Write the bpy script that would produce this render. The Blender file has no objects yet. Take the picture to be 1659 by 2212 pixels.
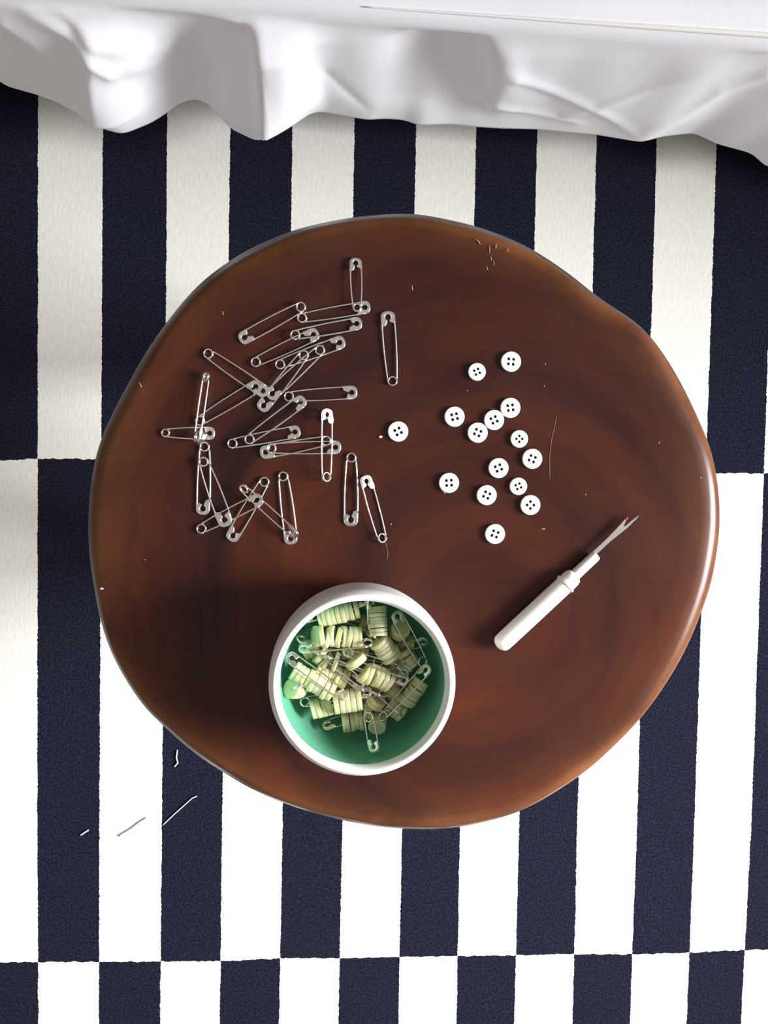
import bpy, bmesh, math, random
from mathutils import Vector, Matrix, Euler, noise
from mathutils.geometry import tessellate_polygon

# ------------------------------------------------------------------ camera
F_PX, PW, PH = 2000.0, 1659.0, 2212.0
STRIPE = 0.06                       # width of one rug stripe (m)
CAM = Vector((0, 0, 15.24655 * STRIPE))
CAM_ROT = Euler((math.radians(-2.57247), math.radians(-3.52639), math.radians(1.05233)), 'XYZ')
RUG_K0X, RUG_LOWY, RUG_ROW = -4.64416 * STRIPE, -8.19202 * STRIPE, 8.2918 * STRIPE
scene = bpy.context.scene
col = scene.collection
cd = bpy.data.cameras.new('camera')
cd.sensor_fit = 'VERTICAL'; cd.sensor_height = 24.0; cd.lens = 24.0 * F_PX / PH
cd.clip_start = 0.01
cam = bpy.data.objects.new('camera', cd); col.objects.link(cam)
cam.location = CAM; cam.rotation_euler = CAM_ROT
scene.camera = cam
CR = CAM_ROT.to_matrix(); CRI = CR.transposed()

# ------------------------------------------------------------------ light
world = bpy.data.worlds.new('room_light'); scene.world = world
world.use_nodes = True
bg = world.node_tree.nodes['Background']
bg.inputs['Color'].default_value = (1.0, 0.93, 0.88, 1)
bg.inputs['Strength'].default_value = 0.39
def area(name, loc, target, sx, sy, power, colr, spread=62):
    ld = bpy.data.lights.new(name, 'AREA'); ld.shape = 'RECTANGLE'
    ld.size = sx; ld.size_y = sy; ld.energy = power; ld.color = colr
    o = bpy.data.objects.new(name, ld); col.objects.link(o)
    o.location = loc
    o.rotation_euler = (Vector(target) - Vector(loc)).to_track_quat('-Z', 'Y').to_euler()
    ld.spread = math.radians(spread)
    return o
area('window_daylight', (1.55, -0.22, 1.12), (0.05, -0.42, 0.2), 0.7, 0.7, 17.0, (0.93, 0.96, 1.0))
vs = scene.view_settings
vs.view_transform = 'Standard'; vs.look = 'None'; vs.exposure = 0.0; vs.gamma = 1.0
vs.use_curve_mapping = False

# ------------------------------------------------------------------ helpers
random.seed(7)
def U(px, py, z):
    """the point at height z that the photograph shows at (px, py)"""
    d = CR @ Vector(((px - 829.5) / F_PX, (1106.0 - py) / F_PX, -1.0))
    t = (z - CAM.z) / d.z
    return CAM + d * t
def PX(p):
    d = CRI @ (Vector(p) - CAM)
    return 829.5 + F_PX * d.x / -d.z, 1106.0 - F_PX * d.y / -d.z
def mesh_obj(name, verts, faces, mat, parent=None, smooth=True, angle=None):
    me = bpy.data.meshes.new(name)
    me.from_pydata([tuple(v) for v in verts], [], faces)
    me.validate()
    bm = bmesh.new(); bm.from_mesh(me)
    bmesh.ops.recalc_face_normals(bm, faces=bm.faces)
    bm.to_mesh(me); bm.free()
    for p in me.polygons: p.use_smooth = smooth
    if smooth and angle: me.set_sharp_from_angle(angle=math.radians(angle))
    if mat: me.materials.append(mat)
    return link(name, me, parent)
def link(name, me, parent=None, matrix=None):
    o = bpy.data.objects.new(name, me); col.objects.link(o)
    if parent: o.parent = parent
    if matrix is not None: o.matrix_basis = matrix
    return o
def empty(name, matrix):
    o = bpy.data.objects.new(name, None); col.objects.link(o)
    o.empty_display_size = 0.01; o.matrix_basis = matrix
    return o
def tag(o, label, cat, group=None):
    o['label'] = label; o['category'] = cat
    if group: o['group'] = group
    return o
def tube(path, r, n=10, cap=True):
    """swept round wire along a list of points; r number or list"""
    path = [Vector(p) for p in path]; m = len(path)
    rs = r if isinstance(r, (list, tuple)) else [r] * m
    vs_, fs = [], []
    t0 = (path[1] - path[0]).normalized()
    ref = Vector((0, 0, 1)) if abs(t0.z) < 0.9 else Vector((1, 0, 0))
    nrm = (ref - t0 * ref.dot(t0)).normalized()
    for i in range(m):
        t = (path[min(i + 1, m - 1)] - path[max(i - 1, 0)]).normalized()
        nrm = (nrm - t * nrm.dot(t)).normalized()
        b = t.cross(nrm)
        for k in range(n):
            a = 2 * math.pi * k / n
            vs_.append(path[i] + (nrm * math.cos(a) + b * math.sin(a)) * rs[i])
    for i in range(m - 1):
        for k in range(n):
            k2 = (k + 1) % n
            fs.append((i * n + k, i * n + k2, (i + 1) * n + k2, (i + 1) * n + k))
    if cap:
        fs.append(tuple(range(n - 1, -1, -1))); fs.append(tuple((m - 1) * n + k for k in range(n)))
    return vs_, fs
def lathe(prof, n=48, axis='z'):
    """profile list of (r, z) turned round z; end points with r == 0 close to a pole"""
    vs_, fs, idx = [], [], []
    for r, z in prof:
        if r < 1e-9:
            idx.append([len(vs_)] * n); vs_.append((0, 0, z))
        else:
            idx.append(list(range(len(vs_), len(vs_) + n)))
            for k in range(n):
                a = 2 * math.pi * k / n; vs_.append((r * math.cos(a), r * math.sin(a), z))
    for i in range(len(prof) - 1):
        for k in range(n):
            k2 = (k + 1) % n
            q = [idx[i][k], idx[i][k2], idx[i + 1][k2], idx[i + 1][k]]
            q2 = []
            for v in q:
                if v not in q2: q2.append(v)
            if len(q2) > 2: fs.append(tuple(q2))
    return vs_, fs
def frame(origin, ex, up, roll=0.0):
    ex = Vector(ex).normalized(); ez = Vector(up); ez = (ez - ex * ez.dot(ex)).normalized()
    ey = ez.cross(ex)
    if roll:
        c, s = math.cos(roll), math.sin(roll)
        ey, ez = ey * c + ez * s, ez * c - ey * s
    m = Matrix.Identity(4)
    for i in range(3):
        m[i][0], m[i][1], m[i][2], m[i][3] = ex[i], ey[i], ez[i], origin[i]
    return m

# ------------------------------------------------------------------ materials
class NT:
    def __init__(s, name):
        s.m = bpy.data.materials.new(name); s.m.use_nodes = True
        s.t = s.m.node_tree; s.n = s.t.nodes; s.b = s.n['Principled BSDF']
    def add(s, typ, **kw):
        nd = s.n.new(typ)
        for k, v in kw.items():
            if k in nd.inputs: nd.inputs[k].default_value = v
            else: setattr(nd, k, v)
        return nd
    def l(s, a, b): s.t.links.new(a, b)
    def math(s, op, a, b=None, clamp=False):
        nd = s.n.new('ShaderNodeMath'); nd.operation = op; nd.use_clamp = clamp
        for i, v in enumerate((a, b)):
            if v is None: continue
            if isinstance(v, (int, float)): nd.inputs[i].default_value = v
            else: s.l(v, nd.inputs[i])
        return nd.outputs[0]
    def mix(s, f, a, b, blend='MIX'):
        nd = s.n.new('ShaderNodeMix'); nd.data_type = 'RGBA'; nd.blend_type = blend
        for i, v in ((0, f), (6, a), (7, b)):
            if isinstance(v, (int, float)): nd.inputs[i].default_value = v
            elif isinstance(v, tuple): nd.inputs[i].default_value = v if len(v) == 4 else v + (1,)
            else: s.l(v, nd.inputs[i])
        return nd.outputs[2]
    def ramp(s, f, stops):
        nd = s.n.new('ShaderNodeValToRGB'); e = nd.color_ramp.elements
        while len(e) < len(stops): e.new(0.5)
        for el, (p, c) in zip(e, stops):
            el.position = p; el.color = c if len(c) == 4 else tuple(c) + (1,)
        s.l(f, nd.inputs[0]); return nd.outputs[0]
    def bump(s, h, strength, dist):
        nd = s.add('ShaderNodeBump', Strength=strength, Distance=dist)
        s.l(h, nd.inputs['Height']); s.l(nd.outputs[0], s.b.inputs['Normal'])
    def noise(s, vec, scale, detail=4.0, rough=0.55, dim='3D'):
        nd = s.add('ShaderNodeTexNoise', Scale=scale, Detail=detail, Roughness=rough)
        if vec is not None: s.l(vec, nd.inputs['Vector'])
        return nd
def plain(name, colr, rough=0.5, metal=0.0, var=0.06, scale=200, **kw):
    m = NT(name)
    tc = m.add('ShaderNodeTexCoord')
    nz = m.noise(tc.outputs['Object'], scale, 3)
    lo = tuple(c * (1 - var) for c in colr); hi = tuple(min(1, c * (1 + var)) for c in colr)
    m.l(m.mix(nz.outputs['Fac'], lo, hi), m.b.inputs['Base Color'])
    m.b.inputs['Roughness'].default_value = rough; m.b.inputs['Metallic'].default_value = metal
    for k, v in kw.items(): m.b.inputs[k.replace('_', ' ')].default_value = v
    return m.m
M_STEEL = plain('nickel_steel', (0.99, 0.94, 0.90), 0.22, 1.0, 0.05, 900)
M_STEEL_OLD = plain('dull_nickel_steel', (0.78, 0.72, 0.64), 0.25, 1.0, 0.1, 900)
M_BUTTON = plain('white_button_plastic', (0.86, 0.86, 0.84), 0.35)
M_RIPPER = plain('ivory_plastic', (0.84, 0.80, 0.74), 0.4, 0, 0.03)
M_RED = plain('red_plastic', (0.55, 0.012, 0.03), 0.25)
M_LINT = plain('white_lint', (0.8, 0.82, 0.86), 0.9)
M_HAIR = plain('fine_brown_hair', (0.35, 0.2, 0.16), 0.6)
M_SCRATCH = plain('bare_scratched_wood', (0.55, 0.33, 0.26), 0.7)
M_FLOOR = plain('oak_floor', (0.30, 0.19, 0.11), 0.45, 0, 0.3, 6)
M_WALL = plain('painted_wall', (0.55, 0.52, 0.48), 0.9, 0, 0.03, 8)
M_MATTRESS = plain('mattress_ticking', (0.6, 0.6, 0.58), 0.9)
M_BASE = plain('dark_bed_base', (0.05, 0.045, 0.035), 0.7)
M_PIPING = plain('white_piping', (0.86, 0.84, 0.80), 0.8)

def translucent_button():
    m = NT('translucent_button_plastic')
    tc = m.add('ShaderNodeTexCoord'); oi = m.add('ShaderNodeObjectInfo')
    nz = m.noise(tc.outputs['Object'], 300, 3)
    a = m.mix(oi.outputs['Random'], (0.70, 0.69, 0.37), (0.73, 0.72, 0.46))
    c = m.mix(m.math('MULTIPLY', nz.outputs['Fac'], 0.4), a, (0.58, 0.54, 0.26))
    m.l(c, m.b.inputs['Base Color'])
    m.b.inputs['Roughness'].default_value = 0.32
    m.b.inputs['Subsurface Weight'].default_value = 0.85
    m.b.inputs['Subsurface Radius'].default_value = (1.0, 1.0, 0.55)
    m.b.inputs['Subsurface Scale'].default_value = 0.003
    return m.m
M_TBUTTON = translucent_button()

def bowl_mats():
    a = NT('white_bowl_glaze'); tc = a.add('ShaderNodeTexCoord')
    nz = a.noise(tc.outputs['Object'], 30, 4)
    a.l(a.mix(nz.outputs['Fac'], (0.80, 0.76, 0.72), (0.86, 0.83, 0.80)), a.b.inputs['Base Color'])
    a.b.inputs['Roughness'].default_value = 0.45
    b = NT('green_bowl_glaze'); tc = b.add('ShaderNodeTexCoord')
    nz = b.noise(tc.outputs['Object'], 45, 5)
    b.l(b.mix(nz.outputs['Fac'], (0.10, 0.36, 0.22), (0.17, 0.47, 0.31)), b.b.inputs['Base Color'])
    b.b.inputs['Roughness'].default_value = 0.3
    return a.m, b.m
M_BOWL, M_GLAZE = bowl_mats()

def cloth_mat():
    m = NT('white_cotton'); tc = m.add('ShaderNodeTexCoord')
    n1 = m.noise(tc.outputs['Object'], 9, 5); n2 = m.noise(tc.outputs['Object'], 900, 2)
    m.l(m.mix(n1.outputs['Fac'], (0.87, 0.855, 0.90), (0.91, 0.895, 0.93)), m.b.inputs['Base Color'])
    m.b.inputs['Roughness'].default_value = 0.9
    h = m.math('ADD', m.math('MULTIPLY', n1.outputs['Fac'], 6.0), n2.outputs['Fac'])
    m.bump(h, 0.12, 0.0008)
    return m.m
M_CLOTH = cloth_mat()

def rug_mat():
    m = NT('striped_wool')
    uv = m.add('ShaderNodeUVMap', uv_map='cells'); tc = m.add('ShaderNodeTexCoord')
    wob = m.noise(tc.outputs['Object'], 55, 3); wob2 = m.noise(tc.outputs['Object'], 420, 2)
    d = m.math('ADD', m.math('MULTIPLY', m.math('SUBTRACT', wob.outputs['Fac'], 0.5), 0.035),
               m.math('MULTIPLY', m.math('SUBTRACT', wob2.outputs['Fac'], 0.5), 0.035))
    wob3 = m.noise(tc.outputs['Object'], 130, 3)
    d3 = m.math('MULTIPLY', m.math('SUBTRACT', wob3.outputs['Fac'], 0.5), 0.009)
    sp = m.add('ShaderNodeSeparateXYZ'); m.l(uv.outputs[0], sp.inputs[0])
    iu = m.math('FLOOR', m.math('ADD', sp.outputs[0], d)); iv = m.math('FLOOR', m.math('ADD', sp.outputs[1], d3))
    par = m.math('FLOORED_MODULO', m.math('ADD', iu, iv), 2.0)
    # woven ribs that run along the stripes
    so = m.add('ShaderNodeSeparateXYZ'); m.l(tc.outputs['Object'], so.inputs[0])
    cv = m.add('ShaderNodeCombineXYZ'); m.l(m.math('MULTIPLY', so.outputs[0], 420.0), cv.inputs[0])
    m.l(m.math('MULTIPLY', so.outputs[1], 130.0), cv.inputs[1])
    rib = m.noise(cv.outputs[0], 1.0, 2)
    fib = m.noise(tc.outputs['Object'], 520, 3, 0.7)
    blo = m.noise(tc.outputs['Object'], 14, 3)
    iv_c = m.mix(rib.outputs['Fac'], (0.64, 0.61, 0.54), (0.84, 0.82, 0.75))
    nv_f = m.math('MULTIPLY', m.ramp(fib.outputs['Fac'], [(0.42, (0, 0, 0)), (0.75, (1, 1, 1))]), 1.0)
    nv_c = m.mix(nv_f, (0.0035, 0.0035, 0.008), (0.026, 0.028, 0.056))
    nv_c = m.mix(m.math('MULTIPLY', blo.outputs['Fac'], 0.35), nv_c, (0.012, 0.012, 0.020))
    m.l(m.mix(par, nv_c, iv_c), m.b.inputs['Base Color'])
    m.b.inputs['Roughness'].default_value = 1.0
    m.b.inputs['Specular IOR Level'].default_value = 0.1
    m.bump(m.math('ADD', rib.outputs['Fac'], fib.outputs['Fac']), 0.3, 0.0006)
    return m.m
M_RUG = rug_mat()

def wood_mat():
    m = NT('dark_stained_wood'); tc = m.add('ShaderNodeTexCoord')
    obj = tc.outputs['Object']
    warp = m.noise(obj, 7.0, 3)
    so = m.add('ShaderNodeSeparateXYZ'); m.l(obj, so.inputs[0])
    x = m.math('ADD', so.outputs[0], -0.05); y = m.math('ADD', so.outputs[1], 0.05)
    r = m.math('SQRT', m.math('ADD', m.math('MULTIPLY', x, x), m.math('MULTIPLY', y, y)))
    r = m.math('ADD', r, m.math('MULTIPLY', m.math('SUBTRACT', warp.outputs['Fac'], 0.5), 0.06))
    cv = m.add('ShaderNodeCombineXYZ')
    m.l(m.math('MULTIPLY', r, 30.0), cv.inputs[0])
    m.l(m.math('MULTIPLY', so.outputs[0], 5.0), cv.inputs[1]); m.l(m.math('MULTIPLY', so.outputs[1], 5.0), cv.inputs[2])
    ring = m.noise(cv.outputs[0], 1.0, 4)
    cv2 = m.add('ShaderNodeCombineXYZ')
    m.l(m.math('MULTIPLY', r, 260.0), cv2.inputs[0])
    m.l(m.math('MULTIPLY', so.outputs[0], 20.0), cv2.inputs[1]); m.l(m.math('MULTIPLY', so.outputs[1], 20.0), cv2.inputs[2])
    fine = m.noise(cv2.outputs[0], 1.0, 3)
    blot = m.noise(obj, 9.0, 4)
    c = m.ramp(ring.outputs['Fac'], [(0.30, (0.015, 0.0050, 0.0042)), (0.46, (0.044, 0.0112, 0.0070)), (0.60, (0.068, 0.0150, 0.0070)), (0.75, (0.115, 0.026, 0.0085))])
    c = m.mix(m.ramp(blot.outputs['Fac'], [(0.45, (0, 0, 0)), (0.75, (0.55, 0.55, 0.55))]), c, (0.042, 0.015, 0.012))
    c = m.mix(m.math('MULTIPLY', fine.outputs['Fac'], 0.25), c, (0.028, 0.009, 0.007))
    ed = m.add('ShaderNodeAttribute', attribute_name='edge_wear')
    en = m.noise(obj, 26.0, 5)
    ef = m.math('MULTIPLY', ed.outputs['Fac'], m.math('ADD', m.math('MULTIPLY', en.outputs['Fac'], 1.6), -0.25), True)
    c = m.mix(ef, c, (0.24, 0.088, 0.030))
    m.l(c, m.b.inputs['Base Color'])
    sm = m.noise(obj, 16.0, 3)
    m.l(m.math('ADD', m.math('MULTIPLY', sm.outputs['Fac'], 0.16), 0.20), m.b.inputs['Roughness'])
    m.b.inputs['Specular IOR Level'].default_value = 0.24
    m.bump(fine.outputs['Fac'], 0.03, 0.0005)
    return m.m
M_WOOD = wood_mat()

# ------------------------------------------------------------------ floor
def struct(o): o['kind'] = 'structure'; return o
struct(mesh_obj('floor', [(-3, -3, -0.008), (3, -3, -0.008), (3, 3, -0.008), (-3, 3, -0.008),
                          (-3, -3, -0.05), (3, -3, -0.05), (3, 3, -0.05), (-3, 3, -0.05)],
                [(0, 1, 2, 3), (7, 6, 5, 4), (0, 4, 5, 1), (1, 5, 6, 2), (2, 6, 7, 3), (3, 7, 4, 0)], M_FLOOR, smooth=False))

struct(mesh_obj('wall_back', [(-3, 1.12, -0.008), (3, 1.12, -0.008), (3, 1.12, 2.4), (-3, 1.12, 2.4),
                              (-3, 1.22, -0.008), (3, 1.22, -0.008), (3, 1.22, 2.4), (-3, 1.22, 2.4)],
                [(0, 1, 2, 3), (7, 6, 5, 4), (0, 4, 5, 1), (1, 5, 6, 2), (2, 6, 7, 3), (3, 7, 4, 0)], M_WALL, smooth=False))

# ------------------------------------------------------------------ rug
def interp(x, xs, ys):
    if x <= xs[0]: i = 0
    elif x >= xs[-1]: i = len(xs) - 2
    else:
        i = 0
        while x > xs[i + 1]: i += 1
    return ys[i] + (ys[i + 1] - ys[i]) * (x - xs[i]) / (xs[i + 1] - xs[i])
def build_rug():
    lines = [(400, [82, 221.5, 360.5, 496, 630, 763.5, 897, 1026, 1158, 1286, 1416, 1545, 1672]),
             (1780, [80.5, 214.5, 350, 480, 610.5, 739.5, 869, 993.5, 1121.5, 1247, 1376, 1500, 1623]),
             (2200, [83.5, 213.5, 346, 474.5, 603, 731, 861, 986, 1111, 1237, 1361, 1484, 1601])]
    low = [(81, 2078), (212, 2078), (346, 2077), (474, 2076.5), (605, 2070), (733, 2070), (864, 2067), (988, 2065.5),
           (1116, 2063.5), (1242, 2061), (1369, 2062), (1493, 2057.5), (1610, 2052)]
    L = []
    for py, xs in lines:
        pts = [U(x, py, 0) for x in xs]
        L.append((sum(p.y for p in pts) / 13, [p.x for p in pts]))
    L.sort()
    lowp = [U(a, b, 0) for a, b in low]
    midp = [U(0, 995, 0), U(83, 990, 0), U(205, 992, 0), U(1545, 1023, 0), U(1647, 1022, 0)]
    def cell(x, y):
        xk = []
        yy = min(max(y, L[0][0]), L[-1][0])
        for k in range(13): xk.append(interp(yy, [a for a, _ in L], [b[k] for _, b in L]))
        if x < xk[0]: u = (x - xk[0]) / STRIPE
        elif x > xk[-1]: u = 12 + (x - xk[-1]) / STRIPE
        else: u = interp(x, xk, list(range(13)))
        yl = interp(min(max(x, lowp[0].x), lowp[-1].x), [p.x for p in lowp], [p.y for p in lowp])
        ym = interp(min(max(x, midp[0].x), midp[-1].x), [p.x for p in midp], [p.y for p in midp])
        v = (y - yl) / (ym - yl)
        return u + 40, v + 40
    x0, x1, y0, y1, nx, ny = -0.84, 0.90, -1.02, 1.08, 116, 84
    vs_, fs, uv = [], [], []
    for j in range(ny + 1):
        for i in range(nx + 1):
            x = x0 + (x1 - x0) * i / nx; y = y0 + (y1 - y0) * j / ny
            vs_.append((x, y, 0.0005 * noise.noise(Vector((x * 12, y * 12, 0))))); uv.append(cell(x, y))
    W = nx + 1
    for j in range(ny):
        for i in range(nx): fs.append((j * W + i, j * W + i + 1, (j + 1) * W + i + 1, (j + 1) * W + i))
    ring = [i for i in range(W)] + [j * W + nx for j in range(1, ny + 1)] + [ny * W + i for i in range(nx - 1, -1, -1)] + [j * W for j in range(ny - 1, 0, -1)]
    b0 = len(vs_)
    for k in ring: vs_.append((vs_[k][0], vs_[k][1], -0.008)); uv.append(uv[k])
    n = len(ring)
    for k in range(n): fs.append((ring[k], b0 + k, b0 + (k + 1) % n, ring[(k + 1) % n]))
    fs.append(tuple(b0 + k for k in range(n - 1, -1, -1)))
    me = bpy.data.meshes.new('rug'); me.from_pydata(vs_, [], fs)
    ul = me.uv_layers.new(name='cells')
    for lp in me.loops: ul.data[lp.index].uv = uv[lp.vertex_index]
    for p in me.polygons: p.use_smooth = False
    me.materials.append(M_RUG)
    o = link('rug', me)
    tag(o, 'flat woven rug with navy and ivory stripes in offset rows', 'rug')
build_rug()

# ------------------------------------------------------------------ bed with hanging sheet
ZT, ZH = 0.27, 0.075
HEM = [(0, 180), (40, 192), (80, 203), (125, 220), (170, 245), (215, 275), (265, 289), (325, 265), (360, 243), (385, 222), (420, 212),
       (450, 221), (495, 275), (555, 304), (600, 290), (640, 265), (670, 243), (695, 240), (740, 248), (795, 258), (830, 255), (875, 258),
       (905, 270), (970, 267), (1030, 273), (1080, 276), (1160, 278), (1230, 285), (1290, 290), (1385, 306), (1430, 294), (1500, 286),
       (1550, 310), (1625, 330), (1659, 363)]
def build_bed():
    hem = [U(a, b, ZH) for a, b in HEM]
    pa, pb = U(830, 22, ZT), U(1659, 80, ZT)
    sl = (pb.y - pa.y) / (pb.x - pa.x)
    def ytop(x): return pa.y + sl * (x - pa.x)
    hx = [p.x for p in hem]; hy = [p.y for p in hem]
    def yhem(x):
        if x < hx[0]: return hy[0] - 0.012 * math.sin((x - hx[0]) * 38) + 0.004
        if x > hx[-1]: return hy[-1] + 0.014 * math.sin((x - hx[-1]) * 38)
        return interp(x, hx, hy)
    def yhem_s(x, w):
        s = 0; tot = 0
        for k in range(-4, 5):
            g = math.exp(-(k / 2.2) ** 2); s += g * yhem(x + w * k / 4); tot += g
        return s / tot
    x0, x1, nx = -0.80, 0.86, 470
    rows = []                       # (kind, parameter)
    for k in range(14): rows.append(('top', 0.62 * (1 - k / 13.0) ** 1.6 + 0.022))
    for k in range(1, 7): rows.append(('arc', k / 7.0))
    NS = 60
    for k in range(NS + 1): rows.append(('side', k / NS))
    R = 0.022
    creases = [((1115, 152), (1300, 236), 0.0035, 10), ((1300, 236), (1385, 300), 0.003, 10), ((1000, 200), (1110, 230), 0.004, 9),
               ((1110, 230), (1250, 262), 0.003, 8), ((1215, 248), (1400, 190), 0.0025, 9), ((1400, 190), (1659, 120), 0.002, 12),
               ((1385, 300), (1560, 195), 0.004, 12), ((1560, 195), (1659, 160), 0.003, 12), ((60, 20), (240, 120), 0.006, 13),
               ((110, 5), (200, 70), 0.005, 10), ((0, 40), (130, 130), 0.005, 14), ((200, 70), (360, 90), 0.005, 16),
               ((705, 150), (790, 235), -0.003, 10),
               ((640, 60), (730, 20), 0.003, 12)]
    dents = [((960, 130), (120, 95), -0.020), ((455, 130), (85, 140), -0.016), ((1090, 140), (40, 50), 0.006),
             ((620, 130), (45, 110), 0.008), ((250, 200), (80, 80), 0.006), ((300, 110), (60, 22), 0.005)]
    vs_, fs = [], []
    for kind, t in rows:
        for i in range(nx + 1):
            x = x0 + (x1 - x0) * i / nx
            yt = ytop(x)
            if kind == 'top':
                y = yt + t; z = ZT + 0.0025 * noise.noise(Vector((x * 11, y * 11, 2)))
            elif kind == 'arc':
                a = t * math.pi / 2; y = yt + R - R * math.sin(a); z = ZT - R + R * math.cos(a)
                z += 0.0025 * (1 - t) * noise.noise(Vector((x * 11, y * 11, 2)))
            else:
                g = t ** 0.45
                yh = yhem_s(x, 0.020 * (1 - t) + 0.010)
                mean = yhem_s(x, 0.20)
                y = yt + (mean - yt) * t + (yh - mean) * g
                z = ZT - R + (ZH - ZT + R) * t
                px, py = PX((x, y, z)); disp = cr = 0.0
                for (a, b, A, w) in creases:
                    ax, ay = a; bx, by = b; dx, dy = bx - ax, by - ay; L2 = dx * dx + dy * dy
                    s = min(1, max(0, ((px - ax) * dx + (py - ay) * dy) / L2))
                    dd = math.hypot(px - ax - s * dx, py - ay - s * dy)
                    if dd < 4 * w:
                        q = A * 0.7 * math.exp(-(dd / w) ** 1.4)
                        if abs(q) > abs(cr): cr = q
                disp += cr
                for (c, s2, A) in dents:
                    q = ((px - c[0]) / s2[0]) ** 2 + ((py - c[1]) / s2[1]) ** 2
                    if q < 9: disp += A * math.exp(-q)
                for (x_r, y0_, y1_, A, wl, wr_) in ((566, -60, 400, 0.020, 16, 120), (196, 60, 400, 0.015, 26, 170), (1072, 60, 230, 0.008, 22, 160), (700, 120, 400, -0.005, 20, 120)):
                    dxp = px - x_r - 0.06 * (py - 150)
                    wv = 1 / (1 + math.exp(-(py - y0_) / 15)) / (1 + math.exp((py - y1_) / 15))
                    disp += A * wv * (math.exp(-dxp / wr_) if dxp > 0 else math.exp(-(dxp / wl) ** 2 * 0.8))
                fade = min(1, t * 8) * min(1, (1 - t) * 4)
                disp += 0.0020 * noise.noise(Vector((x * 20, z * 14, 5)))
                y -= disp * fade
            vs_.append((x, y, z))
    W = nx + 1
    for j in range(len(rows) - 1):
        for i in range(nx): fs.append((j * W + i, j * W + i + 1, (j + 1) * W + i + 1, (j + 1) * W + i))
    root = empty('bed_sheet', Matrix.Translation((0, pa.y, ZT)))
    tag(root, 'rumpled white cotton sheet hanging over the bed edge with a wavy hem', 'bed sheet')
    sh = mesh_obj('sheet', [Vector(v) - Vector((0, pa.y, ZT)) for v in vs_], fs, M_CLOTH, root)
    sm = sh.modifiers.new('thickness', 'SOLIDIFY'); sm.thickness = 0.0012; sm.offset = 0
    # corded seam along the edge of the bed
    path = []
    for k in range(120):
        x = 0.02 + 0.84 * k / 119
        path.append((x, ytop(x) + R - R * 0.8 - pa.y, -R + R * 0.62 + 0.0022))
    v, f = tube(path, [0.0004 + 0.0014 * min(1, k / 30) for k in range(120)], 8); mesh_obj('piping', v, f, M_PIPING, root)
    # bed underneath
    bed = empty('bed', Matrix.Translation((0.03, pa.y + 0.45, 0)))
    tag(bed, 'low bed with mattress under the white sheet', 'bed')
    def rbox(name, sx, sy, za, zb, mat, off):
        bm = bmesh.new(); bmesh.ops.create_cube(bm, size=1.0)
        for v in bm.verts:
            v.co = Vector((v.co.x * sx, v.co.y * sy + off, za + (v.co.z + 0.5) * (zb - za)))
        bmesh.ops.bevel(bm, geom=list(bm.edges), offset=0.015, segments=3, affect='EDGES')
        me = bpy.data.meshes.new(name); bm.to_mesh(me); bm.free(); me.materials.append(mat)
        link(name, me, bed)
    rbox('mattress', 1.55, 0.62, 0.13, ZT - 0.012, M_MATTRESS, 0.03)
    rbox('bed_base', 1.45, 0.55, 0.001, 0.13, M_BASE, 0.05)
build_bed()

# ------------------------------------------------------------------ stool
HT = 0.395
OUT = [(900, 462), (822, 464), (722, 477), (631, 498.6), (562, 527), (496, 564), (440, 605), (397, 650), (361, 696), (323, 750), (284, 818),
       (252, 878), (226, 930), (208, 982), (197, 1048), (191, 1130), (193, 1195), (204, 1269), (217, 1338), (236, 1399), (273, 1468.5), (323, 1538),
       (354, 1566), (419, 1625), (484, 1668), (549, 1705), (614, 1733), (679, 1755), (744, 1771), (822, 1784), (900, 1789), (942, 1789.5),
       (1018, 1780), (1077, 1765), (1136, 1744), (1195, 1710), (1259, 1668), (1322, 1611), (1381, 1550), (1432, 1480), (1470, 1417), (1508, 1332.5),
       (1533, 1261), (1545.5, 1193), (1552, 1130), (1550, 1073), (1543, 1018), (1529, 959), (1505.5, 904), (1478, 845), (1444, 786), (1406, 731),
       (1368, 693), (1322, 663.6), (1280, 634), (1237.5, 598), (1195, 568.7), (1153, 541), (1111, 520), (1026.6, 488.5), (963, 474)]
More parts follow.
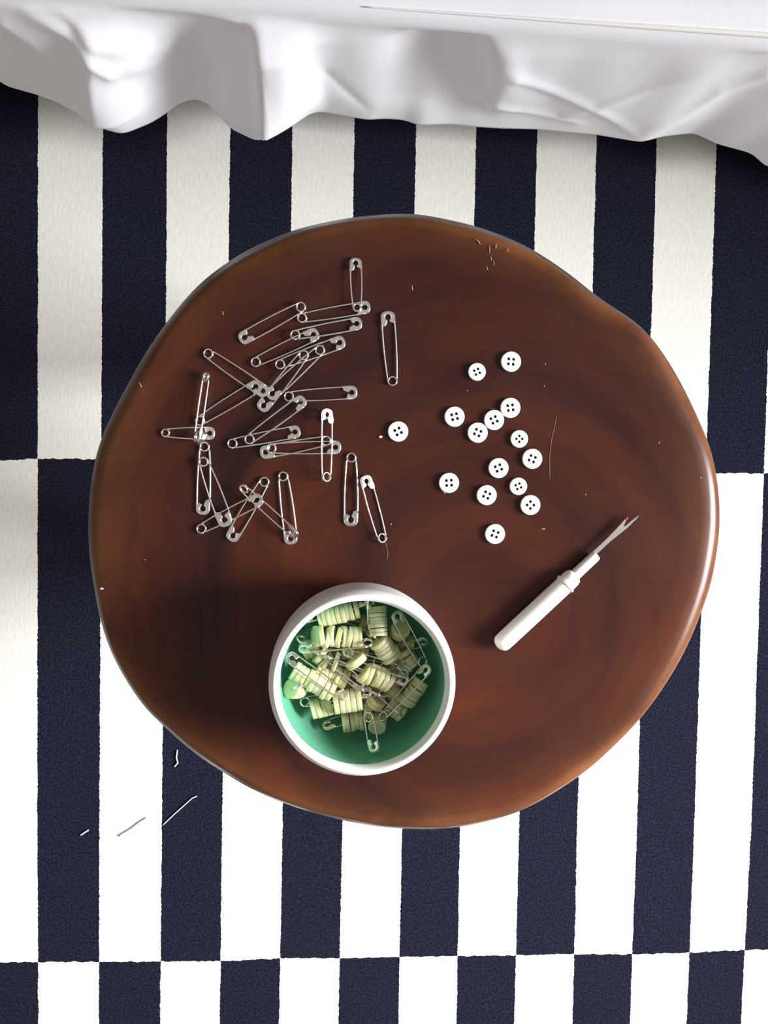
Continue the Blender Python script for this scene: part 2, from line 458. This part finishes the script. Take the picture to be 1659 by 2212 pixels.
def build_stool():
    zw = HT - 0.017                                 # height of the widest line
    pts = [U(a, b, zw) for a, b in OUT]
    c = U(872, 1124, zw); c.z = 0
    pol = sorted((math.atan2(p.y - c.y, p.x - c.x), math.hypot(p.x - c.x, p.y - c.y)) for p in pts)
    ang = [a for a, _ in pol]; rad = [r for _, r in pol]
    ang = [ang[-1] - 2 * math.pi] + ang + [ang[0] + 2 * math.pi]; rad = [rad[-1]] + rad + [rad[0]]
    N = 240
    R0 = [interp(-math.pi + 2 * math.pi * k / N, ang, rad) for k in range(N)]
    for _ in range(3): R0 = [(R0[k - 1] + 2 * R0[k] + R0[(k + 1) % N]) / 4 for k in range(N)]
    # profile: (inward offset from outline or fraction, z, wear)
    prof = [('f', 0.0, HT, 0), ('f', 0.25, HT, 0), ('f', 0.5, HT, 0), ('f', 0.75, HT, 0), ('o', 0.030, HT, 0.0), ('o', 0.018, HT - 0.0001, 0.15), ('o', 0.0125, HT - 0.0004, 0.35),
            ('o', 0.0095, HT - 0.0011, 0.75), ('o', 0.0070, HT - 0.0024, 1.0), ('o', 0.0052, HT - 0.0042, 0.7), ('o', 0.0040, HT - 0.0068, 0.1), ('o', 0.0016, HT - 0.0115, 0.0),
            ('o', 0.0, HT - 0.017, 0), ('o', 0.0012, HT - 0.025, 0), ('o', 0.005, HT - 0.036, 0), ('o', 0.012, HT - 0.046, 0), ('o', 0.025, HT - 0.054, 0),
            ('o', 0.045, HT - 0.058, 0), ('f', 0.5, HT - 0.060, 0), ('f', 0.0, HT - 0.060, 0)]
    vs_, fs, wear = [], [], []
    for kind, o, z, w in prof:
        for k in range(N):
            a = -math.pi + 2 * math.pi * k / N
            r = max(R0[k] * o, 0.0005) if kind == 'f' else R0[k] - o * (1 + 0.25 * noise.noise(Vector((math.cos(a) * 3, math.sin(a) * 3, o * 30))))
            zz = z
            vs_.append((r * math.cos(a), r * math.sin(a), zz)); wear.append(w)
    for j in range(len(prof) - 1):
        for k in range(N):
            k2 = (k + 1) % N; fs.append((j * N + k, j * N + k2, (j + 1) * N + k2, (j + 1) * N + k))
    fs.append(tuple(range(N))); fs.append(tuple((len(prof) - 1) * N + k for k in range(N - 1, -1, -1)))
    root = empty('stool', Matrix.Translation(c))
    tag(root, 'low stool with a dark brown irregular round wooden top', 'stool')
    top = mesh_obj('stool_top', vs_, fs, M_WOOD, root)
    at = top.data.attributes.new('edge_wear', 'FLOAT', 'POINT')
    for i, w in enumerate(wear): at.data[i].value = w
    for k in range(3):
        a = math.radians(90 + 120 * k)
        pa = Vector((0.10 * math.cos(a), 0.10 * math.sin(a), HT - 0.056)); pb = Vector((0.135 * math.cos(a), 0.135 * math.sin(a), 0.0005))
        path = [pa.lerp(pb, t / 6) for t in range(7)]
        v, f = tube(path, [0.021 - 0.006 * t / 6 for t in range(7)], 16)
        for q in v: q.z = max(q.z, 0.0008)
        mesh_obj('leg', v, f, M_WOOD, root)
    # scratches and nicks in the finish
    S = [[(1057, 531), (1057.5, 546)], [(1072, 527), (1071, 537)], [(1096, 537), (1097, 543)], [(1060, 554), (1061, 562)], [(1066, 562), (1067, 573)],
         [(1051, 575), (1053, 583)], [(1025, 516), (1033, 520), (1037, 527)], [(1177, 784), (1178, 788)], [(1174, 832), (1177, 835)], [(1423, 954), (1424, 959)],
         [(889, 616), (891, 627)], [(1265, 1066), (1265, 1070)], [(300, 826), (306, 836)], [(1168, 1142), (1177, 1143)], [(480, 672), (482, 680)],
         [(312, 1208), (314, 1210)], [(1008, 845), (1010, 842)], [(1511, 1030), (1515, 1033)], [(954, 1060), (962, 1066)], [(844, 1130), (845, 1134)]]
    for s in S:
        path = [U(a, b, HT + 0.00005) - c for a, b in s]
        if len(path) == 2: path.insert(1, (path[0] + path[1]) / 2 + Vector((0.0001, 0, 0)))
        v, f = tube(path, 0.00022, 6); mesh_obj('scratch', v, f, M_SCRATCH, root)
build_stool()

# ------------------------------------------------------------------ safety pins
CLASP = {}
def clasp_mesh(flip, mat):
    key = (flip, mat.name)
    if key in CLASP: return CLASP[key]
    P = [(1.10, .50), (.80, .505)]
    for k in range(13):
        a = math.pi / 2 - math.pi * k / 12
        P.append((.46 - .46 * math.cos(a) ** 0.8 if math.cos(a) > 0 else .46, .5 * math.copysign(abs(math.sin(a)) ** 0.85, math.sin(a))))
    P += [(.70, -.505), (.88, -.50), (.76, -.16), (.69, -.07), (.60, -.10)]
    for k in range(13):
        a = math.radians(-45 - 270 * k / 12)
        P.append((.42 + .20 * math.cos(a), .19 * math.sin(a)))
    P += [(.63, .05), (.72, .05), (.86, .12), (1.0, .17)]
    bm = bmesh.new(); h = 0.095
    vt = [bm.verts.new((-e, y * flip, 0)) for e, y in P]
    f = bm.faces.new(vt)
    r = bmesh.ops.extrude_face_region(bm, geom=[f])
    for v in r['geom']:
        if isinstance(v, bmesh.types.BMVert): v.co.z += 2 * h
    for v in bm.verts: v.co.z -= h
    rim = [e for e in bm.edges if abs(e.verts[0].co.z - e.verts[1].co.z) < 1e-6 and len(e.link_faces) == 2]
    bmesh.ops.bevel(bm, geom=rim, offset=0.07, segments=3, affect='EDGES', clamp_overlap=True)
    bmesh.ops.recalc_face_normals(bm, faces=bm.faces)
    me = bpy.data.meshes.new('clasp'); bm.to_mesh(me); bm.free()
    for p in me.polygons: p.use_smooth = True
    me.set_sharp_from_angle(angle=math.radians(50))
    me.materials.append(mat); CLASP[key] = me
    return me
def pin_parts(parent, M, L, W, flip, mat, rc=0.0024, wr=0.00046):
    """parts of a closed safety pin: coil centre at the origin of M, head end at x = L"""
    link('clasp', clasp_mesh(flip, mat), parent, M @ Matrix.Translation((L, 0, 0)) @ Matrix.Scale(W, 4))
    hel = []
    for k in range(41):
        a = math.pi / 2 + 2 * math.pi * 1.5 * k / 40 * 1.0
        hel.append(Vector((rc * math.cos(a), rc * math.sin(a) , (k / 40 - 0.5) * 2 * wr * 1.3)))
    v, f = tube(hel, wr * 1.05, 8)
    o = mesh_obj('coil', v, f, mat, parent); o.matrix_basis = M
    for s in (1, -1):
        path = []
        for k in range(15):
            t = k / 14; x = t * (L - 0.45 * W)
            y = rc + (W / 2 - wr * 1.1 - rc) * (1 - (1 - t) ** 2.3) + 0.0002 * math.sin(t * math.pi)
            path.append(Vector((x, s * y, -s * wr * 1.3 * (1 - t))))
        v, f = tube(path, wr, 8)
        o = mesh_obj('arm', v, f, mat, parent); o.matrix_basis = M
MM = 0.001
# coil centre, head end, side of the long clasp leg, roll (deg), coil height, head height (mm), label
PINS = [
 ((771, 664), (768, 557), 1, 8, 3.6, 1.5, 'small upright safety pin, topmost on the stool, coil on another clasp', 27),
 ((652.3, 686.8), (800, 662), -1, 0, 1.0, 1.0, 'safety pin lying flat with its clasp under the topmost upright pin', 28),
 ((650, 663), (517.5, 735), 1, 0, 2.6, 1.0, 'safety pin with its clasp at lower left, nearest the upper left edge', 29),
 ((637.5, 723.5), (782, 697), -1, 0, 3.1, 1.0, 'safety pin whose coil rests over a clasp, below the pin under the topmost', 28),
 ((552.4, 782), (688, 718), 1, 0, 1.0, 1.0, 'safety pin whose clasp shows inside the coil end of another pin', 29),
 ((605, 787), (745, 736), 1, 0, 2.5, 1.1, 'safety pin with clasp at upper right, under two pin coils', 29),
 ((656, 767), (562, 886), 1, 0, 4.2, 1.1, 'left of two slanting pins crossing side by side, clasp lowest', 29),
 ((691, 756), (579, 859), 1, 0, 3.2, 3.0, 'right of two slanting pins crossing side by side, clasp over another clasp', 29),
 ((450, 763.7), (578, 851), -1, 0, 1.0, 3.1, 'safety pin slanting down right from the upper left of the pile', 28),
 ((432, 909), (563, 829), 1, 0, 1.0, 1.0, 'safety pin slanting up right with its clasp beneath another clasp', 29),
 ((445, 814), (424, 957), 1, 56, 4.0, 5.6, 'safety pin tipped on its side at the far left, shown narrow', 30),
 ((357.5, 935), (465, 936), -1, 0, 0.9, 0.9, 'small horizontal safety pin at the far left under a tipped pin', 27),
 ((442, 965), (438.5, 1112), 1, 8, 1.0, 1.2, 'upright safety pin with clasp at bottom, left side of the pile', 31),
 ((439.8, 997.5), (491, 1137), -1, 16, 3.2, 3.8, 'safety pin leaning right with its coil lying on the upright left pin', 34),
 ((435, 1142), (567, 1075), 1, 0, 1.0, 2.8, 'safety pin with coil at lower left corner of the pile', 29),
 ((571, 1040.6), (497, 1168), -1, 0, 1.0, 1.2, 'slanting safety pin with coil up right and clasp at the bottom left', 29),
 ((527, 1056), (642, 1160), 1, 48, 6.2, 5.8, 'shiny safety pin tipped on its side, lying over two others at bottom', 30),
 ((612, 1029), (630, 1176), 1, 10, 1.1, 1.4, 'upright safety pin with a shiny tipped pin ending on its clasp', 30),
 ((705, 1030), (706.7, 883), -1, 36, 4.2, 4.6, 'upright safety pin lying across two horizontal pins', 29),
 ((705, 952), (562, 979), 1, 0, 3.0, 1.0, 'horizontal safety pin with clasp at left beneath a coil', 29),
 ((586, 968.6), (737, 966), -1, 0, 3.0, 1.0, 'horizontal safety pin with clasp at right beneath an upright pin', 29),
 ((502, 958), (649, 931), -1, 0, 1.0, 1.0, 'safety pin with clasp at right, coil leftmost of two beside each other', 28),
 ((539, 949), (659, 861), -1, 0, 2.6, 3.0, 'safety pin slanting up right from between the arms of another pin', 28),
 ((624, 856.5), (772, 847), 1, 0, 1.0, 1.0, 'horizontal safety pin at mid height with clasp pointing right', 29),
 ((847.6, 823), (837, 672), 1, 4, 1.0, 1.0, 'lone upright safety pin, rightmost on the stool, clasp at top', 31),
 ((759, 988.4), (758, 1136.5), 1, 6, 1.0, 1.2, 'upright safety pin with clasp at bottom, below the button beside the pins', 32),
 ((825, 1162), (788, 1027), -1, 30, 1.6, 2.4, 'leaning safety pin, lowest at right of the loose pins, clasp at top', 30),
]
for (cpx, hpx, flip, roll, zc, zh, label, wpx) in PINS:
    C = U(cpx[0], cpx[1], HT + zc * MM); H = U(hpx[0], hpx[1], HT + zh * MM)
    ex = H - C; L = ex.length
    M = frame(C, ex, (0, 0, 1), math.radians(roll))
    root = empty('safety_pin', M)
    tag(root, label, 'safety pin', 'loose safety pins on the stool')
    pin_parts(root, Matrix.Identity(4), L, wpx * 0.00026, flip, M_STEEL, 0.0024 if wpx != 27 else 0.0020)

# ------------------------------------------------------------------ buttons
def button_mesh(R, name, mat, n=40, hole_r=0.00088, off=0.00138, th=0.0022):
    ri = R * 0.60
    outer = [Vector((ri * math.cos(2 * math.pi * k / n), ri * math.sin(2 * math.pi * k / n), 0)) for k in range(n)]
    loops = [outer]
    for sx, sy in ((1, 1), (-1, 1), (-1, -1), (1, -1)):
        loops.append([Vector((sx * off + hole_r * math.cos(2 * math.pi * k / 12), sy * off + hole_r * math.sin(2 * math.pi * k / 12), 0)) for k in range(12)])
    tris = tessellate_polygon(loops)
    flat = [p for lp in loops for p in lp]; m = len(flat)
    zt, zb = th * 0.90, 0.0004
    vs_ = [(p.x, p.y, zt) for p in flat] + [(p.x, p.y, zb) for p in flat]
    fs = [tuple(t) for t in tris] + [tuple(m + i for i in reversed(t)) for t in tris]
    s = n
    for h in range(4):
        for k in range(12):
            a, b = s + k, s + (k + 1) % 12; fs.append((a, b, m + b, m + a))
        s += 12
    prof = [(ri, zb), (ri, zt), (ri + R * 0.08, th * 0.93), (R * 0.78, th * 0.99), (R * 0.86, th), (R * 0.95, th * 0.94), (R * 0.99, th * 0.75), (R, th * 0.5), (R * 0.97, th * 0.2), (R * 0.88, 0.0), (ri + R * 0.05, 0.0), (ri, zb)]
    v2, f2 = lathe(prof, n)
    o0 = len(vs_)
    vs_ += v2; fs += [tuple(o0 + i for i in q) for q in f2]
    me = bpy.data.meshes.new(name); me.from_pydata([tuple(v) for v in vs_], [], fs); me.validate()
    bm = bmesh.new(); bm.from_mesh(me); bmesh.ops.recalc_face_normals(bm, faces=bm.faces); bm.to_mesh(me); bm.free()
    for p in me.polygons: p.use_smooth = True
    me.set_sharp_from_angle(angle=math.radians(40))
    me.materials.append(mat)
    return me
BIG = button_mesh(0.00575, 'button', M_BUTTON); SMALL = button_mesh(0.00502, 'button', M_BUTTON, hole_r=0.00078, off=0.00118)
BUTTONS = [
 (860, 932, 0, 30, 'white four-hole button lying alone, nearest the safety pins'),
 (1030.5, 803, 1, 26, 'small white button left of the topmost button'),
 (1104, 781, 0, -4, 'white four-hole button, topmost of the scattered buttons'),
 (982, 900, 0, 14, 'white four-hole button left of the row of three touching buttons'),
 (1102.7, 880.7, 0, 10, 'white button at the upper right end of three touching buttons'),
 (1067.5, 907, 0, 26, 'white button in the middle of three touching buttons'),
 (1032, 934.5, 0, -23, 'white button at the lower left end of three touching buttons'),
 (1122, 948, 1, -45, 'small white button just below the row of three touching buttons'),
 (1150, 991, 0, -22, 'white four-hole button, rightmost of the scattered buttons'),
 (1077, 1011, 0, 25, 'white four-hole button in the centre of the lower button group'),
 (970, 1043, 0, 5, 'white four-hole button at the left of the lower button group'),
 (1051.5, 1069.5, 0, -24, 'white four-hole button left of the lower small button'),
 (1120, 1050.5, 1, 25, 'small white button just above the lower right large button'),
 (1146, 1091, 0, -45, 'white four-hole button at the lower right of the button group'),
 (1069.5, 1153.5, 0, -20, 'white four-hole button lowest on the stool, nearest the seam ripper handle'),
]
for bx, by, sm, rot, label in BUTTONS:
    o = link('button', SMALL if sm else BIG)
    p = U(bx, by, HT + 0.002); o.location = (p.x, p.y, HT + 0.0001); o.rotation_euler = (0, 0, math.radians(rot))
    tag(o, label, 'button', 'white buttons scattered on the stool')

# ------------------------------------------------------------------ seam ripper
def build_ripper():
    zc = HT + 0.0056
    A = U(1074, 1398, zc); B = U(1382, 1112, HT + 0.0035)
    K = 0.00026 * 0.99
    M = frame(A, B - A, (0, 0, 1))
    root = empty('seam_ripper', M)
    tag(root, 'white handled seam ripper with a forked steel tip and red bead', 'seam ripper')
    Lr = (B - A).length
    def rod(name, prof, mat, parent=root):
        v, f = lathe(prof, 40)
        v = [(z, x, y) for x, y, z in v]
        return mesh_obj(name, v, f, mat, parent, angle=40)
    r = 0.0054
    body = [(0, 0)]
    for k in range(1, 9):
        a = math.pi / 2 * k / 8; body.append((r * math.sin(a) * 0.97, 0.0042 * (1 - math.cos(a))))
    e = 232 * K
    body += [(r, 30 * K), (r, 120 * K), (r * 0.99, e - 0.0035), (r * 0.95, e - 0.0015), (r * 0.82, e), (0.0033, e + 0.0006)]
    n2 = 300 * K
    body += [(0.00325, e + 0.001), (0.0031, n2 - 0.0014), (0.0026, n2 - 0.0003), (0.0016, n2), (0, n2)]
    rod('handle', body, M_RIPPER)
    rg = 205 * K
    rod('collar', [(r * 0.98, rg - 0.0008), (r + 0.0007, rg - 0.0007), (r + 0.0007, rg + 0.0007), (r * 0.98, rg + 0.0008)], M_RIPPER)
    # flat forked blade
    x0 = n2 - 0.003; xf = 380 * K; xt = Lr; xs = Lr - 30 * K
    q = 0.0016
    P = [(x0, q + 0.0013), (xf - 0.010, q + 0.0013), (xf - 0.003, q + 0.0017), (xf + 0.002, q + 0.0021), (xs, 0.0041), (xs + 0.0004, 0.0033), (xf + 0.0035, 0.0024), (xf + 0.0018, 0.0017),
         (xf + 0.0024, 0.0010), (xf + 0.006, 0.0008), (xt - 0.003, 0.0005), (xt, 0.0), (xt - 0.003, -0.0004), (xf + 0.004, -0.0006), (xf - 0.001, -0.0003), (xf - 0.010, q - 0.0013), (x0, q - 0.0013)]
    bm = bmesh.new(); vt = [bm.verts.new((x, y, -0.0004)) for x, y in P]; f = bm.faces.new(vt)
    rr = bmesh.ops.extrude_face_region(bm, geom=[f])
    for v in rr['geom']:
        if isinstance(v, bmesh.types.BMVert): v.co.z += 0.0008
    bmesh.ops.bevel(bm, geom=[e_ for e_ in bm.edges if abs(e_.verts[0].co.z - e_.verts[1].co.z) < 1e-7], offset=0.00022, segments=2, affect='EDGES')
    bmesh.ops.recalc_face_normals(bm, faces=bm.faces)
    me = bpy.data.meshes.new('blade'); bm.to_mesh(me); bm.free(); me.materials.append(M_STEEL)
    bl = link('blade', me, root)
    v, f = lathe([(0.0010 * math.sin(math.pi * k / 10), -0.0010 * math.cos(math.pi * k / 10)) for k in range(11)], 16)
    b = mesh_obj('bead', v, f, M_RED, root); b.location = (xs + 0.0006, 0.0038, 0); b['label'] = 'red bead on the short prong'
build_ripper()

# ------------------------------------------------------------------ bowl
BH = 0.056
BC = U(784, 1480, HT + BH); BC = Vector((BC.x, BC.y, HT))
def build_bowl():
    root = empty('bowl', Matrix.Translation(BC))
    tag(root, 'round white ceramic bowl with green glazed inside, full of pinned buttons', 'bowl')
    K = 0.2325 * MM; ri, ro = 181.5 * K, 206.5 * K
    wall = [(0, 0.001), (0.024, 0.001), (0.026, 0.0), (0.031, 0.0), (0.0375, 0.0008), (0.0425, 0.004), (0.0460, 0.010), (0.0478, 0.019), (0.0483, 0.030), (0.0482, 0.042), (ro, 0.049),
            (ro - 0.0004, 0.0525), (ro - 0.0018, 0.0545), ((ri + ro) / 2, BH), (ri + 0.0016, 0.0552), (ri + 0.0003, 0.0532), (ri, 0.051)]
    v, f = lathe(wall, 96); mesh_obj('wall', v, f, M_BOWL, root)
    ins = [(ri, 0.051), (ri + 0.0002, 0.045), (ri + 0.0004, 0.038), (0.0418, 0.028), (0.0388, 0.018), (0.0325, 0.011), (0.024, 0.0085), (0.012, 0.0070), (0, 0.0068)]
    v, f = lathe(ins, 96); o = mesh_obj('inside_glaze', v, f, M_GLAZE, root); o['label'] = 'green glazed inside of the bowl'
build_bowl()

# ------------------------------------------------------------------ pins strung with translucent buttons
def simple_button(R, th):
    prof = [(0, 0), (R * 0.95, 0), (R * 0.985, th * 0.04), (R, th * 0.13), (R, th * 0.87), (R * 0.985, th * 0.96), (R * 0.95, th), (R * 0.72, th), (R * 0.66, th * 0.86), (0, th * 0.86)]
    v, f = lathe(prof, 32)
    me = bpy.data.meshes.new('button'); me.from_pydata([tuple(q) for q in v], [], f)
    bm = bmesh.new(); bm.from_mesh(me); bmesh.ops.recalc_face_normals(bm, faces=bm.faces); bm.to_mesh(me); bm.free()
    for p in me.polygons: p.use_smooth = True
    me.set_sharp_from_angle(angle=math.radians(35)); me.materials.append(M_TBUTTON)
    return me
TB = {}
def Z8(x, y, z): return U(600 + x / 4.608, 1280 + y / 4.608, HT + z * MM)
# axis start (x, y, z mm), axis end, count, diameter (mm), loose tilt (deg), pin (coil, head) or None, label
ST = [
 ((400, 268, 29), (800, 165, 30), 9, 10.4, 3, ((300, 250, 33), (900, 60, 33)), 'pin full of pale green buttons against the upper left of the bowl'),
 ((365, 440, 33), (840, 440, 31), 9, 11.2, 12, ((893, 500, 38), (205, 560, 36)), 'pin full of buttons with a long wire below it and loose discs at left'),
 ((990, 130, 33), (1010, 430, 36), 8, 9.6, 4, ((940, 330, 34), (930, 40, 38)), 'upright stack of buttons on a pin near the top of the bowl'),
 ((1000, 480, 33), (1140, 650, 31), 6, 11.2, 4, None, 'thick stack of buttons right of the bowl middle, below the upright stack'),
 ((1190, 400, 27), (1225, 350, 32), 2, 10.6, 6, ((1440, 690, 31), (1165, 190, 37)), 'tilted buttons on a pin with a long dark wire at upper right'),
 ((820, 290, 19), (925, 320, 19), 3, 10.0, 4, None, 'deep brownish buttons between the upper stacks'),
 ((1195, 480, 18), (1350, 505, 18), 4, 10.0, 4, ((1180, 560, 20), (1495, 480, 28)), 'deep brownish buttons on a pin with its clasp at the right'),
 ((150, 775, 33), (545, 1000, 34), 9, 10.6, 3, ((642, 1020, 38), (95, 620, 39)), 'brightly lit stack of buttons on a pin at the left of the bowl'),
 ((140, 960, 36), (225, 960, 29), 4, 10.2, 4, None, 'pale button facing up at the left rim with more behind it'),
 ((325, 1170, 26), (530, 1110, 25), 4, 11.2, 5, ((270, 1085, 27), (760, 1040, 20)), 'short stack of buttons at lower left with a pin coil above'),
 ((555, 1100, 31), (825, 1065, 31), 5, 12.0, 3, ((430, 1050, 27), (940, 985, 33)), 'wide stack of buttons in the lower middle of the bowl'),
 ((635, 1290, 22), (845, 1262, 22), 5, 11.2, 2, ((900, 1180, 20), (445, 1335, 25)), 'stack of buttons with a pin clasp at its left, lowest in the bowl'),
 ((850, 1165, 24), (925, 1172, 24), 2, 10.8, 3, None, 'pair of buttons on edge below the small metal coil'),
 ((965, 1105, 26), (1005, 1060, 28), 2, 10.8, 4, ((1055, 1000, 30), (800, 1230, 22)), 'slanting pair of buttons beside a metal coil near the bowl middle'),
 ((1010, 1200, 19), (990, 1345, 29), 5, 9.6, 3, ((905, 1240, 33), (965, 1590, 40)), 'stack of buttons seen end on at the bottom with a clasp below'),
 ((1100, 1100, 24), (1240, 1215, 24), 4, 9.6, 3, None, 'short stack of buttons at lower right of the bowl'),
 ((1265, 1110, 26), (1430, 880, 28), 7, 9.6, 10, ((1048, 1235, 30), (1510, 730, 34)), 'stack of buttons along the right with a long straight wire over it'),
 ((850, 790, 33), (1130, 880, 32), 6, 12.0, 14, ((560, 700, 30), (850, 945, 35)), 'loose tilted buttons on a pin in the middle of the bowl'),
 ((760, 650, 35), (800, 715, 35), 2, 11.6, 5, ((700, 600, 35), (1305, 815, 36)), 'pair of tilted buttons just above the middle of the bowl'),
 ((400, 740, 27), (690, 880, 27), 8, 10.8, 3, None, 'tan stack of buttons right of the brightly lit stack'),
 ((555, 680, 31), (600, 697, 31), 2, 10.4, 4, None, 'narrow buttons on edge left of the bowl middle'),
 ((400, 610, 28), (500, 690, 28), 4, 10.6, 6, None, 'slanting buttons below the long wire at left'),
 ((1225, 590, 25), (1345, 745, 25), 4, 11.0, 10, None, 'slanting buttons beside the dark wire at right'),
 ((1105, 940, 22), (1205, 1065, 22), 4, 9.6, 3, ((1240, 1030, 20), (1130, 850, 33)), 'tan stack of buttons under the long straight wire'),
 ((560, 960, 17), (760, 940, 17), 5, 10.6, 4, None, 'deep buttons under the wide lower middle stack'),
 ((900, 960, 19), (1060, 820, 19), 5, 10.6, 4, None, 'deep buttons under the loose middle stack'),
 ((640, 560, 20), (900, 600, 20), 6, 10.6, 4, None, 'deep buttons below the wire of the second stack'),
 ((250, 600, 24), (400, 520, 24), 4, 10.0, 4, ((420, 420, 24), (190, 470, 32)), 'deep buttons beside a clasp at the upper left rim'),
 ((950, 1080, 14), (780, 1120, 14), 4, 10.0, 4, None, 'deep buttons near the small metal coil'),
 ((1080, 780, 22), (1240, 860, 22), 4, 10.0, 5, ((1000, 690, 28), (1290, 900, 31)), 'deep buttons with a bright clasp right of the middle'),
]
rng = random.Random(3)
def clear(p):
    """how far a point stands beyond the inner wall of the bowl"""
    h = p.z - HT
    return math.hypot(p.x - BC.x, p.y - BC.y) + 0.003 - interp(h, [0.0, 0.0085, 0.011, 0.018, 0.028, 0.038, 0.08], [0.0, 0.024, 0.0325, 0.0388, 0.0418, 0.0424, 0.0424])
for p0, p1, n, D, tilt, pin, label in ST:
    a, b = Z8(*p0), Z8(*p1); ax = b - a; L = ax.length; ax.normalize()
    # keep inside the bowl wall
    root = empty('buttons_on_pin', Matrix.Translation(a)); inv = Matrix.Translation(-a)
    tag(root, label, 'buttons', 'safety pins strung with translucent buttons in the bowl')
    R = D * MM / 2; th = min(L / n * 1.0, 0.0032)
    key = (round(R, 5), round(th, 4))
    if key not in TB: TB[key] = simple_button(R, th)
    me = TB[key]
    for k in range(n):
        t = (k + 0.02) / n
        if tilt >= 10 and k < 3: tl = tilt * 1.4
        elif tilt < 6: tl = tilt * 0.6
        else: tl = tilt
        c = a + (b - a) * t
        q = ax.to_track_quat('Z', 'Y').to_matrix()
        w = Euler((math.radians(rng.uniform(-tl, tl)), math.radians(rng.uniform(-tl, tl)), rng.uniform(0, 6)), 'XYZ').to_matrix()
        M = (q @ w).to_4x4(); off = Vector((rng.uniform(-1, 1), rng.uniform(-1, 1), rng.uniform(-1, 1))) * 0.0004
        M.translation = c + off
        link('button', me, root, inv @ M)
    if pin:
        C, H = Z8(*pin[0]), Z8(*pin[1])
        M = frame(C, H - C, (0, 0, 1), math.radians(rng.uniform(-60, 60)))
        Lp = (H - C).length
    else:
        mid = (a + b) / 2; Lp = 0.034
        side = (Vector((0, 0, -1)) + Vector((rng.uniform(-.5, .5), rng.uniform(-.5, .5), 0))); side = (side - ax * side.dot(ax)).normalized()
        ex = ax if rng.random() < 0.5 else -ax
        W = 0.0072
        best = None
        for sg in (1, -1):
            for k in range(-8, 9):
                for sd in (side, -side):
                    e2 = ex * sg; o2 = mid - e2 * (Lp / 2 + k * 0.0015) + sd * W / 2 * 0.9
                    w2 = max(clear(o2), clear(o2 + e2 * Lp)) + abs(k) * 0.0002
                    if best is None or w2 < best[0]: best = (w2, o2, e2, sd)
        M = frame(best[1], best[2], best[2].cross(best[3]))
    pin_parts(root, inv @ M, Lp, 0.0072 if Lp > 0.03 else 0.0066, 1 if rng.random() < 0.5 else -1, M_STEEL_OLD, 0.0024, 0.00042)

# ------------------------------------------------------------------ lint, threads and hairs
def strand(name, pts, z, r, mat, label, cat):
    P = [U(a, b, z) for a, b in pts]; o0 = P[0].copy()
    Q = []
    for i in range(len(P) - 1):
        for k in range(5): Q.append(P[i].lerp(P[i + 1], k / 5) - o0)
    Q.append(P[-1] - o0)
    v, f = tube(Q, r, 6); o = mesh_obj(name, v, f, mat); o.location = o0
    tag(o, label, cat)
strand('lint_thread', [(425, 1720), (415, 1724), (395, 1742), (375, 1760), (352, 1782)], 0.0012, 0.0006, M_LINT, 'long thin pale thread on a navy stripe left of the stool', 'thread')
strand('lint_thread', [(318, 1767), (300, 1778), (285, 1790), (258, 1806)], 0.0014, 0.0009, M_LINT, 'pale grey thread lying on an ivory stripe at lower left', 'thread')
strand('lint_thread', [(383, 1620), (381, 1637), (384, 1648), (377, 1656)], 0.0012, 0.0007, M_LINT, 'short white thread on navy stripe by the stool edge', 'thread')
strand('lint_thread', [(191, 1793), (183, 1798), (174, 1804)], 0.0012, 0.0008, M_LINT, 'tiny pale thread on the second navy stripe at lower left', 'thread')
strand('fine_hair', [(1202, 900), (1197, 925), (1192, 946), (1188, 975), (1187, 990), (1188, 1035)], HT + 0.00018, 0.00012, M_HAIR, 'very fine hair on the wood right of the buttons', 'hair')
strand('fine_hair', [(832, 1172), (835, 1182), (838, 1195), (836, 1208)], HT + 0.00018, 0.00012, M_HAIR, 'fine reddish hair below the lowest leaning safety pin', 'hair')
def crumb(px, py, rx, ry, label):
    v, f = lathe([(math.sin(math.pi * k / 8), -math.cos(math.pi * k / 8)) for k in range(9)], 10)
    v = [((x * rx) * (1 + 0.3 * noise.noise(Vector((x, y, z)) * 2)), y * ry * (1 + 0.3 * noise.noise(Vector((x, y, z + 4)) * 2)), z * min(rx, ry) * 0.7) for x, y, z in v]
    o = mesh_obj('lint_crumb', v, f, M_LINT); p = U(px, py, HT + 0.0006)
    o.location = (p.x, p.y, p.z); tag(o, label, 'lint')
    return o
crumb(822, 943.5, 0.0011, 0.0007, 'tiny white lint crumb left of the lone button')
o = crumb(218.5, 1272, 0.0011, 0.0006, 'tiny white lint crumb on the left edge of the stool'); o.location.z = HT - 0.0006
